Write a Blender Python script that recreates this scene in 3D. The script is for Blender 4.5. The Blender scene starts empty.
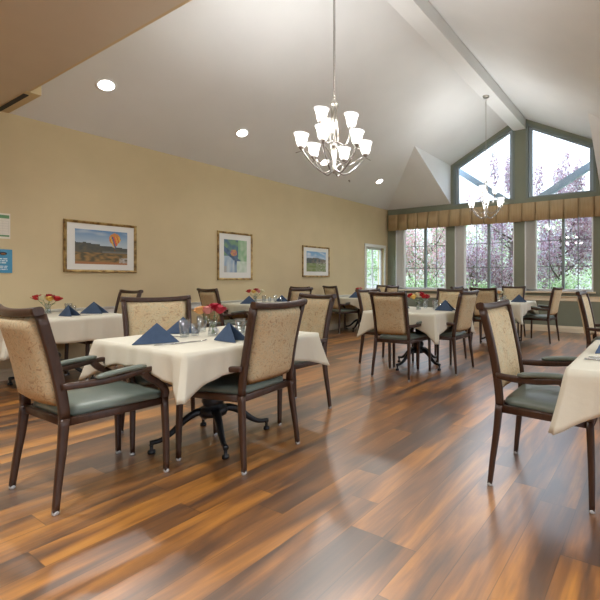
import bpy, bmesh, math, random
from mathutils import Vector, Matrix, noise
random.seed(7)
R = math.radians
SC = bpy.context.scene
COL = SC.collection

# ------------------------------------------------------------------ materials
def mat(name, color=(.8,.8,.8), rough=.5, metal=0, **kw):
    m = bpy.data.materials.new(name); m.use_nodes = True
    b = m.node_tree.nodes['Principled BSDF']
    b.inputs['Base Color'].default_value = (*color, 1)
    b.inputs['Roughness'].default_value = rough
    b.inputs['Metallic'].default_value = metal
    for k, v in kw.items():
        b.inputs[k].default_value = v
    return m
def nt(m): return m.node_tree, m.node_tree.nodes, m.node_tree.links, m.node_tree.nodes['Principled BSDF']
def ramp(n, stops):
    r = n.new('ShaderNodeValToRGB'); e = r.color_ramp.elements
    while len(e) < len(stops): e.new(.5)
    for i, (p, c) in enumerate(stops):
        e[i].position = p; e[i].color = (*c, 1)
    return r
def noisy(name, stops, scale=10, rough=.6, detail=4, stretch=(1,1,1), bump=0, bscale=None, metal=0, dist=0, coord='Object', **kw):
    m = mat(name, stops[0][1], rough, metal, **kw); t, n, l, b = nt(m)
    tc = n.new('ShaderNodeTexCoord'); mp = n.new('ShaderNodeMapping'); mp.inputs['Scale'].default_value = stretch
    nz = n.new('ShaderNodeTexNoise'); nz.inputs['Scale'].default_value = scale; nz.inputs['Detail'].default_value = detail
    nz.inputs['Distortion'].default_value = dist
    r = ramp(n, stops)
    l.new(tc.outputs[coord], mp.inputs[0]); l.new(mp.outputs[0], nz.inputs[0]); l.new(nz.outputs[0], r.inputs[0]); l.new(r.outputs[0], b.inputs['Base Color'])
    if bump:
        n2 = n.new('ShaderNodeTexNoise'); n2.inputs['Scale'].default_value = bscale or scale * 4; n2.inputs['Detail'].default_value = 3
        bp = n.new('ShaderNodeBump'); bp.inputs['Strength'].default_value = bump; bp.inputs['Distance'].default_value = .004
        l.new(mp.outputs[0], n2.inputs[0]); l.new(n2.outputs[0], bp.inputs['Height']); l.new(bp.outputs[0], b.inputs['Normal'])
    return m

M = {}
M['wall_tan'] = noisy('wall_tan', [(.3,(.575,.47,.285)),(.7,(.61,.50,.305))], 3, .75, bump=.15, bscale=160)
M['wall_green'] = noisy('wall_green', [(.3,(.185,.20,.145)),(.7,(.20,.215,.155))], 3, .7, bump=.15, bscale=160)
M['ceiling_white'] = noisy('ceiling_white', [(.3,(.69,.70,.70)),(.7,(.72,.73,.73))], 2, .85, bump=.15, bscale=120)
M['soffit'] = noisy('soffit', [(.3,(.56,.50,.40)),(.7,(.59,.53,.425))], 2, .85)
M['trim_cream'] = mat('trim_cream', (.72,.62,.45), .45)
M['trim_white'] = mat('trim_white', (.74,.73,.68), .4)
M['trim_green'] = mat('trim_green', (.17,.20,.18), .45)
M['frame_white'] = mat('frame_white', (.78,.79,.80), .35)
M['frame_grey'] = mat('frame_grey', (.20,.24,.24), .4)
M['muntin'] = mat('muntin', (.16,.18,.19), .4)
M['brace'] = mat('brace_blue_grey', (.27,.36,.46), .6)
M['gable_frame'] = mat('gable_frame_blue_grey', (.30,.36,.40), .5)
M['blind'] = mat('blind_vane', (.74,.72,.68), .55)
M['wood'] = noisy('dark_chair_wood', [(.3,(.030,.012,.006)),(.55,(.052,.022,.011)),(.8,(.026,.010,.005))], 9, .36, stretch=(6,6,1), detail=6)
M['black_iron'] = mat('black_iron', (.012,.013,.015), .32, .3)
M['glide'] = mat('clear_glide', (.45,.44,.42), .2, .2)
M['vinyl'] = noisy('green_vinyl', [(.3,(.12,.148,.125)),(.7,(.145,.172,.145))], 6, .34, bump=.08, bscale=300)
M['linen'] = noisy('tablecloth_linen', [(.3,(.62,.59,.48)),(.7,(.65,.62,.505))], 5, .75, bump=.2, bscale=40)
M['napkin'] = noisy('napkin_blue', [(.3,(.035,.065,.125)),(.7,(.045,.08,.15))], 30, .8, bump=.2, bscale=300)
M['steel'] = mat('cutlery_steel', (.6,.6,.6), .22, 1)
M['nickel'] = mat('brushed_nickel', (.42,.39,.35), .28, 1)
M['nickel_dark'] = mat('aged_nickel', (.25,.23,.21), .3, 1)
M['stem'] = mat('rose_stem', (.10,.19,.05), .5)
M['gold'] = noisy('gilt_frame', [(.3,(.10,.055,.015)),(.5,(.33,.21,.07)),(.75,(.60,.44,.18))], 14, .38, stretch=(1,1,1), metal=.45, detail=5)
M['matboard'] = mat('mat_board', (.74,.73,.69), .8)
M['black'] = mat('black_slot', (.01,.01,.01), .6)
M['paper'] = mat('poster_paper', (.72,.68,.60), .7)
M['poster_green'] = mat('poster_green', (.12,.27,.12), .6)
M['poster_blue'] = mat('poster_blue', (.05,.25,.42), .5)
M['poster_text'] = mat('poster_text', (.62,.72,.76), .6)
M['poster_dark'] = mat('poster_dark', (.03,.03,.04), .6)
M['poster_orange'] = mat('poster_orange', (.6,.25,.05), .6)
M['grid_grey'] = mat('poster_grid', (.50,.48,.44), .7)
M['bark'] = noisy('bark', [(.3,(.06,.05,.045)),(.7,(.12,.10,.09))], 12, .9, stretch=(1,1,.2))
M['grass'] = noisy('lawn', [(.3,(.07,.14,.03)),(.7,(.14,.22,.06))], 4, .9)
M['concrete'] = noisy('patio', [(.3,(.40,.39,.37)),(.7,(.48,.47,.45))], 4, .9)

# upholstery with a tan marbled weave
def upholstery(name='tan_upholstery'):
    m = mat(name, (.6,.5,.33), .8); t, n, l, b = nt(m)
    tc = n.new('ShaderNodeTexCoord')
    nz = n.new('ShaderNodeTexNoise'); nz.inputs['Scale'].default_value = 32; nz.inputs['Detail'].default_value = 3; nz.inputs['Distortion'].default_value = 2.2
    r = ramp(n, [(.32,(.36,.26,.165)),(.44,(.53,.425,.265)),(.54,(.58,.475,.305)),(.66,(.42,.385,.265))])
    n2 = n.new('ShaderNodeTexNoise'); n2.inputs['Scale'].default_value = 9
    r2 = ramp(n, [(.35,(1.0,.93,.86)),(.65,(1,1.02,1))])
    mx = n.new('ShaderNodeMixRGB'); mx.blend_type = 'MULTIPLY'; mx.inputs[0].default_value = 1
    wv = n.new('ShaderNodeTexNoise'); wv.inputs['Scale'].default_value = 260
    bp = n.new('ShaderNodeBump'); bp.inputs['Strength'].default_value = .3; bp.inputs['Distance'].default_value = .002
    l.new(tc.outputs['Object'], nz.inputs[0]); l.new(tc.outputs['Object'], n2.inputs[0]); l.new(tc.outputs['Object'], wv.inputs[0])
    l.new(nz.outputs[0], r.inputs[0]); l.new(n2.outputs[0], r2.inputs[0]); l.new(r.outputs[0], mx.inputs[1]); l.new(r2.outputs[0], mx.inputs[2])
    l.new(mx.outputs[0], b.inputs['Base Color']); l.new(wv.outputs[0], bp.inputs['Height']); l.new(bp.outputs[0], b.inputs['Normal'])
    return m
M['fabric'] = upholstery()

def valance_mat():
    m = mat('valance_fabric', (.5,.35,.15), .8); t, n, l, b = nt(m)
    tc = n.new('ShaderNodeTexCoord'); mp = n.new('ShaderNodeMapping'); mp.inputs['Scale'].default_value = (60,60,2)
    nz = n.new('ShaderNodeTexNoise'); nz.inputs['Scale'].default_value = 1; nz.inputs['Detail'].default_value = 2
    r = ramp(n, [(.3,(.34,.235,.115)),(.7,(.41,.29,.155))])
    l.new(tc.outputs['Object'], mp.inputs[0]); l.new(mp.outputs[0], nz.inputs[0]); l.new(nz.outputs[0], r.inputs[0]); l.new(r.outputs[0], b.inputs['Base Color'])
    return m
M['valance'] = valance_mat()

def glass_mat(name, refl=1.0, tint=(1,1,1), ior=1.45, rough=.0):
    m = bpy.data.materials.new(name); m.use_nodes = True
    t = m.node_tree; n = t.nodes; l = t.links; n.clear()
    o = n.new('ShaderNodeOutputMaterial'); mx = n.new('ShaderNodeMixShader'); tr = n.new('ShaderNodeBsdfTransparent'); gl = n.new('ShaderNodeBsdfGlossy')
    lw = n.new('ShaderNodeLayerWeight'); lw.inputs[0].default_value = .5
    pw = n.new('ShaderNodeMath'); pw.operation = 'POWER'; pw.inputs[1].default_value = 4; fr = n.new('ShaderNodeMath'); fr.operation = 'MULTIPLY_ADD'
    fr.inputs[1].default_value = .9; fr.inputs[2].default_value = .04*ior; l.new(lw.outputs['Facing'], pw.inputs[0]); l.new(pw.outputs[0], fr.inputs[0])
    tr.inputs[0].default_value = (*tint, 1); gl.inputs['Roughness'].default_value = rough
    mu = n.new('ShaderNodeMath'); mu.operation = 'MULTIPLY'; mu.inputs[1].default_value = refl; mu.use_clamp = True
    l.new(fr.outputs[0], mu.inputs[0]); l.new(mu.outputs[0], mx.inputs[0]); l.new(tr.outputs[0], mx.inputs[1]); l.new(gl.outputs[0], mx.inputs[2]); l.new(mx.outputs[0], o.inputs[0])
    return m
M['pane'] = glass_mat('window_pane', 1.0, (.97,.985,.985), 2.0)
M['tumbler'] = glass_mat('tumbler_glass', 1.0, (.93,.95,.96), 3.2, .12)

def shade_mat(strength):
    m = bpy.data.materials.new('frosted_lamp_glass'); m.use_nodes = True
    t = m.node_tree; n = t.nodes; l = t.links; n.clear()
    o = n.new('ShaderNodeOutputMaterial'); ad = n.new('ShaderNodeAddShader'); mx = n.new('ShaderNodeMixShader')
    df = n.new('ShaderNodeBsdfDiffuse'); df.inputs[0].default_value = (.2,.195,.185,1)
    tl = n.new('ShaderNodeBsdfTranslucent'); tl.inputs[0].default_value = (.2,.195,.185,1)
    em = n.new('ShaderNodeEmission'); em.inputs[0].default_value = (1,.93,.84,1); em.inputs[1].default_value = strength
    mx.inputs[0].default_value = .5
    l.new(df.outputs[0], mx.inputs[1]); l.new(tl.outputs[0], mx.inputs[2]); l.new(mx.outputs[0], ad.inputs[0]); l.new(em.outputs[0], ad.inputs[1]); tp = n.new('ShaderNodeBsdfTransparent'); m2 = n.new('ShaderNodeMixShader'); m2.inputs[0].default_value = .58; l.new(ad.outputs[0], m2.inputs[1]); l.new(tp.outputs[0], m2.inputs[2]); l.new(m2.outputs[0], o.inputs[0])
    return m
M['shade'] = shade_mat(.3)
def emit(name, c, s):
    m = bpy.data.materials.new(name); m.use_nodes = True; n = m.node_tree.nodes; n.clear()
    o = n.new('ShaderNodeOutputMaterial'); e = n.new('ShaderNodeEmission'); e.inputs[0].default_value = (*c,1); e.inputs[1].default_value = s
    m.node_tree.links.new(e.outputs[0], o.inputs[0]); return m
M['bulb'] = emit('lamp_glow', (1,.95,.88), 6)

def leaf_mat(name, stops):
    m = bpy.data.materials.new(name); m.use_nodes = True
    t = m.node_tree; n = t.nodes; l = t.links; n.clear()
    o = n.new('ShaderNodeOutputMaterial'); mx = n.new('ShaderNodeMixShader'); df = n.new('ShaderNodeBsdfDiffuse'); tl = n.new('ShaderNodeBsdfTranslucent')
    g = n.new('ShaderNodeNewGeometry'); r = ramp(n, stops); r.color_ramp.interpolation = 'LINEAR'
    l.new(g.outputs['Random Per Island'], r.inputs[0]); l.new(r.outputs[0], df.inputs[0]); l.new(r.outputs[0], tl.inputs[0])
    mx.inputs[0].default_value = .45; l.new(df.outputs[0], mx.inputs[1]); l.new(tl.outputs[0], mx.inputs[2]); l.new(mx.outputs[0], o.inputs[0])
    return m
M['leaf_purple'] = leaf_mat('plum_leaves', [(0,(.24,.12,.17)),(.35,(.40,.26,.32)),(.6,(.62,.50,.56)),(.8,(.46,.42,.54)),(1,(.50,.58,.46))])
M['leaf_green'] = leaf_mat('green_leaves', [(0,(.20,.34,.15)),(.4,(.40,.54,.28)),(.75,(.60,.72,.48)),(1,(.78,.84,.70))])
M['leaf_mixed'] = leaf_mat('mixed_leaves', [(0,(.22,.30,.17)),(.3,(.42,.50,.34)),(.5,(.62,.32,.36)),(.85,(.66,.44,.50)),(1,(.68,.68,.64))])

# plank floor
def floor_mat():
    m = mat('plank_floor', (.4,.2,.08), .3); t, n, l, b = nt(m)
    def math_(op, a=None, bb=None, c=None):
        x = n.new('ShaderNodeMath'); x.operation = op
        for i, v in enumerate((a, bb, c)):
            if v is None: continue
            if isinstance(v, (int, float)): x.inputs[i].default_value = v
            else: l.new(v, x.inputs[i])
        return x.outputs[0]
    tc = n.new('ShaderNodeTexCoord'); sp = n.new('ShaderNodeSeparateXYZ'); l.new(tc.outputs['Object'], sp.inputs[0])
    W, L = .172, 1.22
    px = math_('DIVIDE', sp.outputs['X'], W); row = math_('FLOOR', px); fx = math_('FRACT', px)
    wn = n.new('ShaderNodeTexWhiteNoise'); wn.noise_dimensions = '1D'; l.new(row, wn.inputs['W'])
    py = math_('ADD', math_('DIVIDE', sp.outputs['Y'], L), math_('MULTIPLY', wn.outputs['Value'], 7.3)); pk = math_('FLOOR', py); fy = math_('FRACT', py)
    cb = n.new('ShaderNodeCombineXYZ'); l.new(row, cb.inputs[0]); l.new(pk, cb.inputs[1])
    w2 = n.new('ShaderNodeTexWhiteNoise'); w2.noise_dimensions = '3D'; l.new(cb.outputs[0], w2.inputs['Vector'])
    # stretched grain, shifted plank by plank
    gv = n.new('ShaderNodeCombineXYZ')
    l.new(math_('MULTIPLY', sp.outputs['X'], 6.0), gv.inputs[0]); l.new(math_('MULTIPLY', sp.outputs['Y'], .95), gv.inputs[1]); l.new(math_('MULTIPLY', w2.outputs['Value'], 37.0), gv.inputs[2])
    g1 = n.new('ShaderNodeTexNoise'); g1.inputs['Scale'].default_value = 1.0; g1.inputs['Detail'].default_value = 5; g1.inputs['Distortion'].default_value = .7; l.new(gv.outputs[0], g1.inputs[0])
    gv2 = n.new('ShaderNodeCombineXYZ')
    l.new(math_('MULTIPLY', sp.outputs['X'], 70.0), gv2.inputs[0]); l.new(math_('MULTIPLY', sp.outputs['Y'], 3.5), gv2.inputs[1]); l.new(math_('MULTIPLY', w2.outputs['Value'], 91.0), gv2.inputs[2])
    g2 = n.new('ShaderNodeTexNoise'); g2.inputs['Scale'].default_value = 1.0; g2.inputs['Detail'].default_value = 3; l.new(gv2.outputs[0], g2.inputs[0])
    v = math_('ADD', math_('MULTIPLY', g1.outputs[0], 1.5), math_('MULTIPLY', w2.outputs['Value'], .30))
    v = math_('ADD', v, math_('MULTIPLY', g2.outputs[0], .30))
    v = math_('SUBTRACT', v, .54)
    r = ramp(n, [(.12,(.050,.022,.011)),(.36,(.105,.046,.018)),(.55,(.25,.098,.022)),(.74,(.46,.185,.028)),(.95,(.60,.27,.048))])
    l.new(v, r.inputs[0])
    b.inputs['IOR'].default_value = 2.1; b.inputs['Coat Weight'].default_value = .55; b.inputs['Coat IOR'].default_value = 1.7; b.inputs['Coat Roughness'].default_value = .33
    ex = math_('MINIMUM', fx, math_('SUBTRACT', 1.0, fx)); ey = math_('MULTIPLY', math_('MINIMUM', fy, math_('SUBTRACT', 1.0, fy)), L / W)
    e = math_('MINIMUM', ex, ey); seam = math_('GREATER_THAN', e, .011)
    sm = math_('ADD', math_('MULTIPLY', seam, .55), .45)
    mx = n.new('ShaderNodeMixRGB'); mx.blend_type = 'MULTIPLY'; mx.inputs[0].default_value = 1
    l.new(r.outputs[0], mx.inputs[1]); l.new(sm, mx.inputs[2]); l.new(mx.outputs[0], b.inputs['Base Color'])
    ro = math_('ADD', math_('MULTIPLY', g2.outputs[0], .10), .30); l.new(ro, b.inputs['Roughness'])
    bp = n.new('ShaderNodeBump'); bp.inputs['Strength'].default_value = .12; bp.inputs['Distance'].default_value = .002
    l.new(math_('ADD', g2.outputs[0], math_('MULTIPLY', seam, .6)), bp.inputs['Height']); l.new(bp.outputs[0], b.inputs['Normal'])
    b.inputs['Specular IOR Level'].default_value = .62
    return m
M['floor'] = floor_mat()

# ------------------------------------------------------------------ mesh builders
class MB:
    def __init__(s): s.bm = bmesh.new()
    def box(s, c, d, rot=None, mi=0):
        r = bmesh.ops.create_cube(s.bm, size=1)
        mt = Matrix.Translation(c) @ (rot.to_4x4() if rot else Matrix()) @ Matrix.Diagonal((*d, 1))
        bmesh.ops.transform(s.bm, matrix=mt, verts=r['verts'])
        for f in {f for v in r['verts'] for f in v.link_faces}: f.material_index = mi
        return s
    def span(s, a, b, mi=0):
        return s.box([(a[i]+b[i])/2 for i in range(3)], [abs(b[i]-a[i]) for i in range(3)], mi=mi)
    def rings(s, rings, cap=True, mi=0, close=True):
        vs = [[s.bm.verts.new(p) for p in r] for r in rings]
        n = len(vs[0])
        for i in range(len(vs)-1):
            for j in range(n if close else n-1):
                k = (j+1) % n
                f = s.bm.faces.new((vs[i][j], vs[i][k], vs[i+1][k], vs[i+1][j])); f.material_index = mi; f.smooth = True
        if cap:
            for r in (list(reversed(vs[0])), vs[-1]):
                f = s.bm.faces.new(r); f.material_index = mi
        return s
    def tube(s, pts, rad, seg=8, cap=True, mi=0):
        pts = [Vector(p) for p in pts]; n = len(pts)
        if not isinstance(rad, (list, tuple)): rad = [rad]*n
        rings = []; up = None
        for i, p in enumerate(pts):
            t = (pts[min(i+1,n-1)] - pts[max(i-1,0)]).normalized()
            if up is None:
                up = Vector((0,0,1)) if abs(t.z) < .9 else Vector((1,0,0))
            a = t.cross(up).normalized(); b = a.cross(t).normalized(); up = b
            rings.append([p + (a*math.cos(2*math.pi*k/seg) + b*math.sin(2*math.pi*k/seg))*rad[i] for k in range(seg)])
        return s.rings(rings, cap, mi)
    def sweep(s, pts, w, h, side=(1,0,0), ch=.28, mi=0):
        """rounded rectangular section: w along side, h across"""
        pts = [Vector(p) for p in pts]; n = len(pts); side = Vector(side)
        if not isinstance(w, (list, tuple)): w = [w]*n
        if not isinstance(h, (list, tuple)): h = [h]*n
        rings = []
        for i, p in enumerate(pts):
            t = (pts[min(i+1,n-1)] - pts[max(i-1,0)]).normalized()
            a = (side - t*side.dot(t)).normalized(); b = t.cross(a).normalized()
            W, H = w[i]/2, h[i]/2; c = min(W, H)*ch*2
            prof = [(W,-H+c),(W,H-c),(W-c*.3,H-c*.3),(W-c,H),(-W+c,H),(-W+c*.3,H-c*.3),(-W,H-c),(-W,-H+c),(-W+c*.3,-H+c*.3),(-W+c,-H),(W-c,-H),(W-c*.3,-H+c*.3)]
            rings.append([p + a*x + b*y for x, y in prof])
        return s.rings(rings, True, mi)
    def lathe(s, prof, seg=16, c=(0,0,0), cap=True, mi=0):
        c = Vector(c)
        return s.rings([[c + Vector((r*math.cos(2*math.pi*k/seg), r*math.sin(2*math.pi*k/seg), z)) for k in range(seg)] for r, z in prof], cap, mi)
    def poly(s, pts, mi=0):
        f = s.bm.faces.new([s.bm.verts.new(p) for p in pts]); f.material_index = mi; return s
    def prism(s, pts, d, mi=0):
        d = Vector(d); pts = [Vector(p) for p in pts]
        a = [s.bm.verts.new(p) for p in pts]; b = [s.bm.verts.new(p+d) for p in pts]; n = len(pts)
        fs = [s.bm.faces.new(list(reversed(a))), s.bm.faces.new(b)] + [s.bm.faces.new((a[i], a[(i+1)%n], b[(i+1)%n], b[i])) for i in range(n)]
        for f in fs: f.material_index = mi
        return s
    def build(s, name, m, parent=None, smooth=False, bevel=0, sub=0, loc=None, kind=None):
        bmesh.ops.recalc_face_normals(s.bm, faces=s.bm.faces)
        me = bpy.data.meshes.new(name); s.bm.to_mesh(me); s.bm.free()
        for x in (m if isinstance(m, (list, tuple)) else [m]): me.materials.append(x)
        if smooth:
            for p in me.polygons: p.use_smooth = True
        o = bpy.data.objects.new(name, me); COL.objects.link(o)
        if parent: o.parent = parent
        if loc: o.location = loc
        if bevel:
            b = o.modifiers.new('bevel', 'BEVEL'); b.width = bevel; b.segments = 2; b.limit_method = 'ANGLE'
        if sub:
            b = o.modifiers.new('sub', 'SUBSURF'); b.levels = b.render_levels = sub
        if kind: o['kind'] = kind
        return o
def empty(name, label, cat, loc=(0,0,0), rz=0, group=None):
    o = bpy.data.objects.new(name, None); COL.objects.link(o); o.location = loc; o.rotation_euler = (0,0,rz)
    o.empty_display_size = .05
    return tag(o, label, cat, group)
def tag(o, label, cat, group=None):
    o['label'] = label; o['category'] = cat
    if group: o['group'] = group
    return o
def dup(o, parent=None):
    c = o.copy(); COL.objects.link(c)
    if parent: c.parent = parent
    for ch in list(o.children): dup(ch, c)
    return c
def smooth_path(pts, n=6):
    pts = [Vector(p) for p in pts]; out = []
    P = [pts[0]*2-pts[1]] + pts + [pts[-1]*2-pts[-2]]
    for i in range(1, len(P)-2):
        for k in range(n):
            t = k/n; a, b, c, d = P[i-1:i+3]
            out.append(.5*((2*b) + (c-a)*t + (2*a-5*b+4*c-d)*t*t + (3*b-a-3*c+d)*t**3))
    out.append(pts[-1]); return out

# ------------------------------------------------------------------ room shell
XL, YB, ZE, RX, ZR = -6.266, 9.284, 2.98, -2.69, 4.775      # left wall, back wall, eave, ridge
XR = 2*RX - XL                                              # right eave
XF = 2.9                                                    # far right side of the room
K = (ZR-ZE)/(RX-XL)
def zc(x): return ZR - K*abs(x-RX)
YN = -5.5                                                   # room end behind the camera
YS = 1.65                                                   # edge of the low ceiling over the near part

MB().span((XL-.2, YN-.2, -.12), (XF+.2, YB+.2, 0)).build('floor', M['floor'], kind='structure')
# left wall with small window opening y 8.36..9.14, z .86..1.93
LW = (8.34, 9.12, .85, 1.94)
b = MB()
b.span((XL-.2, YN-.2, 0), (XL, LW[0], ZE)); b.span((XL-.2, LW[1], 0), (XL, YB+.2, ZE))
b.span((XL-.2, LW[0], 0), (XL, LW[1], LW[2])); b.span((XL-.2, LW[0], LW[3]), (XL, LW[1], ZE))
b.build('wall_left', M['wall_tan'], kind='structure')
# back wall: columns and bands around the lower and gable windows
WIN = [(-5.995, -4.526), (-4.282, -2.817), (-2.57, -1.155), (-.86, .55), (.86, 2.27)]
ZS, ZT = .865, 2.70
t = .2
b = MB()
b.span((XL, YB, 0), (XF, YB+t, ZS))
xs = [XL] + [v for w in WIN for v in w] + [XF]
for i in range(0, len(xs), 2): b.span((xs[i], YB, ZS), (xs[i+1], YB+t, ZT))
ZG = 2.925
b.span((XL, YB, ZT), (XF, YB+t, ZG))
GX = [(-4.335, -2.80), (-2.545, -1.10)]
def gtop(x): return zc(x) - .085
b.prism([(XL, YB, ZG), (GX[0][0], YB, ZG), (GX[0][0], YB, zc(GX[0][0])+.03), (XL, YB, ZE+.03)], (0, t, 0))
b.prism([(GX[0][1], YB, ZG), (GX[1][0], YB, ZG), (GX[1][0], YB, zc(GX[1][0])+.03), (RX, YB, ZR+.03), (GX[0][1], YB, zc(GX[0][1])+.03)], (0, t, 0))
b.prism([(GX[1][1], YB, ZG), (XR, YB, ZG), (XR, YB, ZE+.03), (GX[1][1], YB, zc(GX[1][1])+.03)], (0, t, 0))
b.span((XR, YB, ZG), (XF, YB+t, ZE+.03))
for x0, x1 in GX:
    b.prism([(x0, YB, gtop(x0)), (x1, YB, gtop(x1)), (x1, YB, zc(x1)+.03), (x0, YB, zc(x0)+.03)], (0, t, 0))
b.build('wall_back', M['wall_green'], kind='structure')
# right side of the room: piers and low wall, with broad unseen openings added for daylight, and the wall behind the camera
b = MB()
b.span((XF, YN-.2, 0), (XF+.2, YB+.2, .75)); b.span((XF, YN-.2, 2.6), (XF+.2, YB+.2, ZE))
for y in (YN-.2, -3.2, -.9, 1.4, 3.7, 6.0, 8.3): b.span((XF, y, .75), (XF+.2, y+.45, 2.6))
b.build('wall_right', M['wall_tan'], kind='structure')
b = MB()
b.span((XL, YN-.2, 0), (XF, YN, ZE))
b.build('wall_rear', M['wall_tan'], kind='structure')

# vaulted ceiling with the two hipped corners beside the gable windows
HX = (-4.40, 2*RX+4.40+.005)
b = MB()
b.prism([(XL-.2, YS, ZE-K*.2), (RX, YS, ZR), (RX, YB+.2, ZR), (XL-.2, YB+.2, ZE-K*.2)], (0,0,.12))
b.prism([(RX, YS, ZR), (XR, YS, ZE), (XR, YB+.2, ZE), (RX, YB+.2, ZR)], (0,0,.12))
b.prism([(XR, YS, ZE), (XF+.2, YS, ZE), (XF+.2, YB+.2, ZE), (XR, YB+.2, ZE)], (0,0,.12))
YA = 7.53
for sx, hx in ((XL, HX[0]), (XR, -1.02)):
    za = zc(hx)
    C, B_, A, T = (sx, YB, ZE-.003), (hx, YB, ZE-.003), (hx, YA, za), (hx, YB, za+.01)
    for f in ((A, C, B_), (A, B_, T), (C, T, B_), (A, T, C)): b.poly(f)
b.build('ceiling', M['ceiling_white'], kind='structure')
# low flat ceiling over the near part of the room and the gable face above its edge
b = MB()
b.span((XL-.2, YN-.2, ZE), (XF+.2, YS-.02, ZE+.12))
b.build('ceiling', M['soffit'], kind='structure')
b = MB()
b.prism([(XL, YS-.02, ZE), (XR, YS-.02, ZE), (RX, YS-.02, ZR)], (0, .02, 0))
b.build('wall_front', M['wall_tan'], kind='structure')
# ridge beam
MB().span((-2.83, YS-.01, 4.485), (-2.55, YB, ZR+.05)).build('trim_1', M['ceiling_white'], kind='structure')
# boxed partition header beside the left wall, with a slot in its underside
MB().span((XL, YS-.03, ZE-.004), (-5.375, YS+.085, 3.42)).build('trim_2', M['wall_tan'], kind='structure')
o = tag(MB().span((XL+.02, YS-.025, ZE-.012), (-5.47, YS+.015, ZE-.003)).build('partition_track', M['black']), 'black slotted track under the tan header at the ceiling edge, upper left', 'track')

# baseboards and chair rails
def base_profile(b, p0, p1, nrm):
    p0, p1, n = Vector(p0), Vector(p1), Vector(nrm)
    prof = [(0,0),(.016,0),(.016,.085),(.011,.10),(.011,.115),(.006,.13),(0,.13)]
    b.prism([p0 + n*a + Vector((0,0,z)) for a, z in prof], p1-p0)
def rail_profile(b, p0, p1, nrm, z0=.66, z1=.765):
    p0, p1, n = Vector(p0), Vector(p1), Vector(nrm)
    prof = [(0,z0),(.014,z0),(.018,z0+.02),(.014,z0+.03),(.014,z1-.035),(.026,z1-.02),(.032,z1),(0,z1)]
    b.prism([p0 + n*a + Vector((0,0,z)) for a, z in prof], p1-p0)
b = MB(); base_profile(b, (XL, YN, 0), (XL, YB, 0), (1,0,0)); b.build('baseboard_left', M['trim_cream'], kind='structure')
b = MB(); base_profile(b, (XL, YB, 0), (XF, YB, 0), (0,-1,0)); b.build('baseboard_back', M['trim_cream'], kind='structure')
b = MB(); rail_profile(b, (XL, YN, 0), (XL, YB, 0), (1,0,0)); b.build('trim_3', M['trim_white'], kind='structure')
b = MB(); rail_profile(b, (XL, YB, 0), (XF, YB, 0), (0,-1,0)); b.build('trim_4', M['trim_cream'], kind='structure')

# ------------------------------------------------------------------ windows
for i, (x0, x1) in enumerate(WIN):
    root = bpy.data.objects.new(f'window_{i+1}', None); COL.objects.link(root); root['kind'] = 'structure'
    yf = YB + .12
    b = MB()                                                     # white frame in the reveal
    for a, c in (((x0, yf-.03, ZS), (x0+.055, yf+.03, ZT)), ((x1-.04, yf-.03, ZS), (x1, yf+.03, ZT)), ((x0, yf-.03, ZS), (x1, yf+.03, ZS+.05)), ((x0, yf-.03, ZT-.05), (x1, yf+.03, ZT))): b.span(a, c)
    b.span((x0-.001, YB-.012, ZS-.01), (x0+.022, yf, ZT)); b.span((x1-.02, YB-.008, ZS-.01), (x1+.001, yf, ZT))   # jamb edge
    b.build('window_frame', M['frame_white'], root, bevel=.003)
    MB().span((x0-.05, YB-.055, ZS-.035), (x1+.05, yf, ZS)).build('window_sill', M['trim_cream'], root, bevel=.006)
    gx0 = x0+.30 if i < 3 else x0+.30
    xm = (x0+.22 + x1)/2 - .015
    MB().span((xm-.03, yf-.035, ZS+.04), (xm+.03, yf+.035, ZT-.04)).build('mullion', M['frame_grey'], root, bevel=.004)
    b = MB()
    for xa, xb in ((x0+.055, xm-.03), (xm+.03, x1-.04)):
        c = (xa+xb)/2 + (.09 if xa < xm-.1 else 0)
        b.span((c-.008, yf+.004, ZS+.05), (c+.008, yf+.016, ZT-.05))
        for z in (1.405, 1.975, 2.54): b.span((xa, yf+.004, z-.008), (xb, yf+.016, z+.008))
    b.build('muntin_grid', M['muntin'], root)
    MB().span((x0+.05, yf-.003, ZS+.045), (x1-.035, yf+.001, ZT-.045)).build('window_pane', M['pane'], root)
    # vertical blind, vanes stacked at the left of the opening
    bl = empty('vertical_blind', ['white vertical blind stacked open at the left of the window nearest the room corner',
        'white vertical blind stacked open at the left of the middle wide window', 'white vertical blind stacked open at the left of the wide window with the lamp reflections',
        'white vertical blind stacked open, fourth window of the window wall', 'white vertical blind stacked open, last window of the window wall'][i], 'blind', (x0+.03, YB+.045, ZS), group='vertical blinds at the window wall')
    b = MB(); b.span((0, -.012, 1.80), (x1-x0-.06, .03, 1.83)); b.build('head_rail', M['blind'], bl)
    b = MB()
    for k in range(17):
        x = .012 + k*.0125
        b.box((x, .008, .915), (.0016, .075, 1.75), Matrix.Rotation(R(-20 + random.uniform(-6,6)), 3, 'Z'))
    b.build('vanes', M['blind'], bl)
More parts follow.
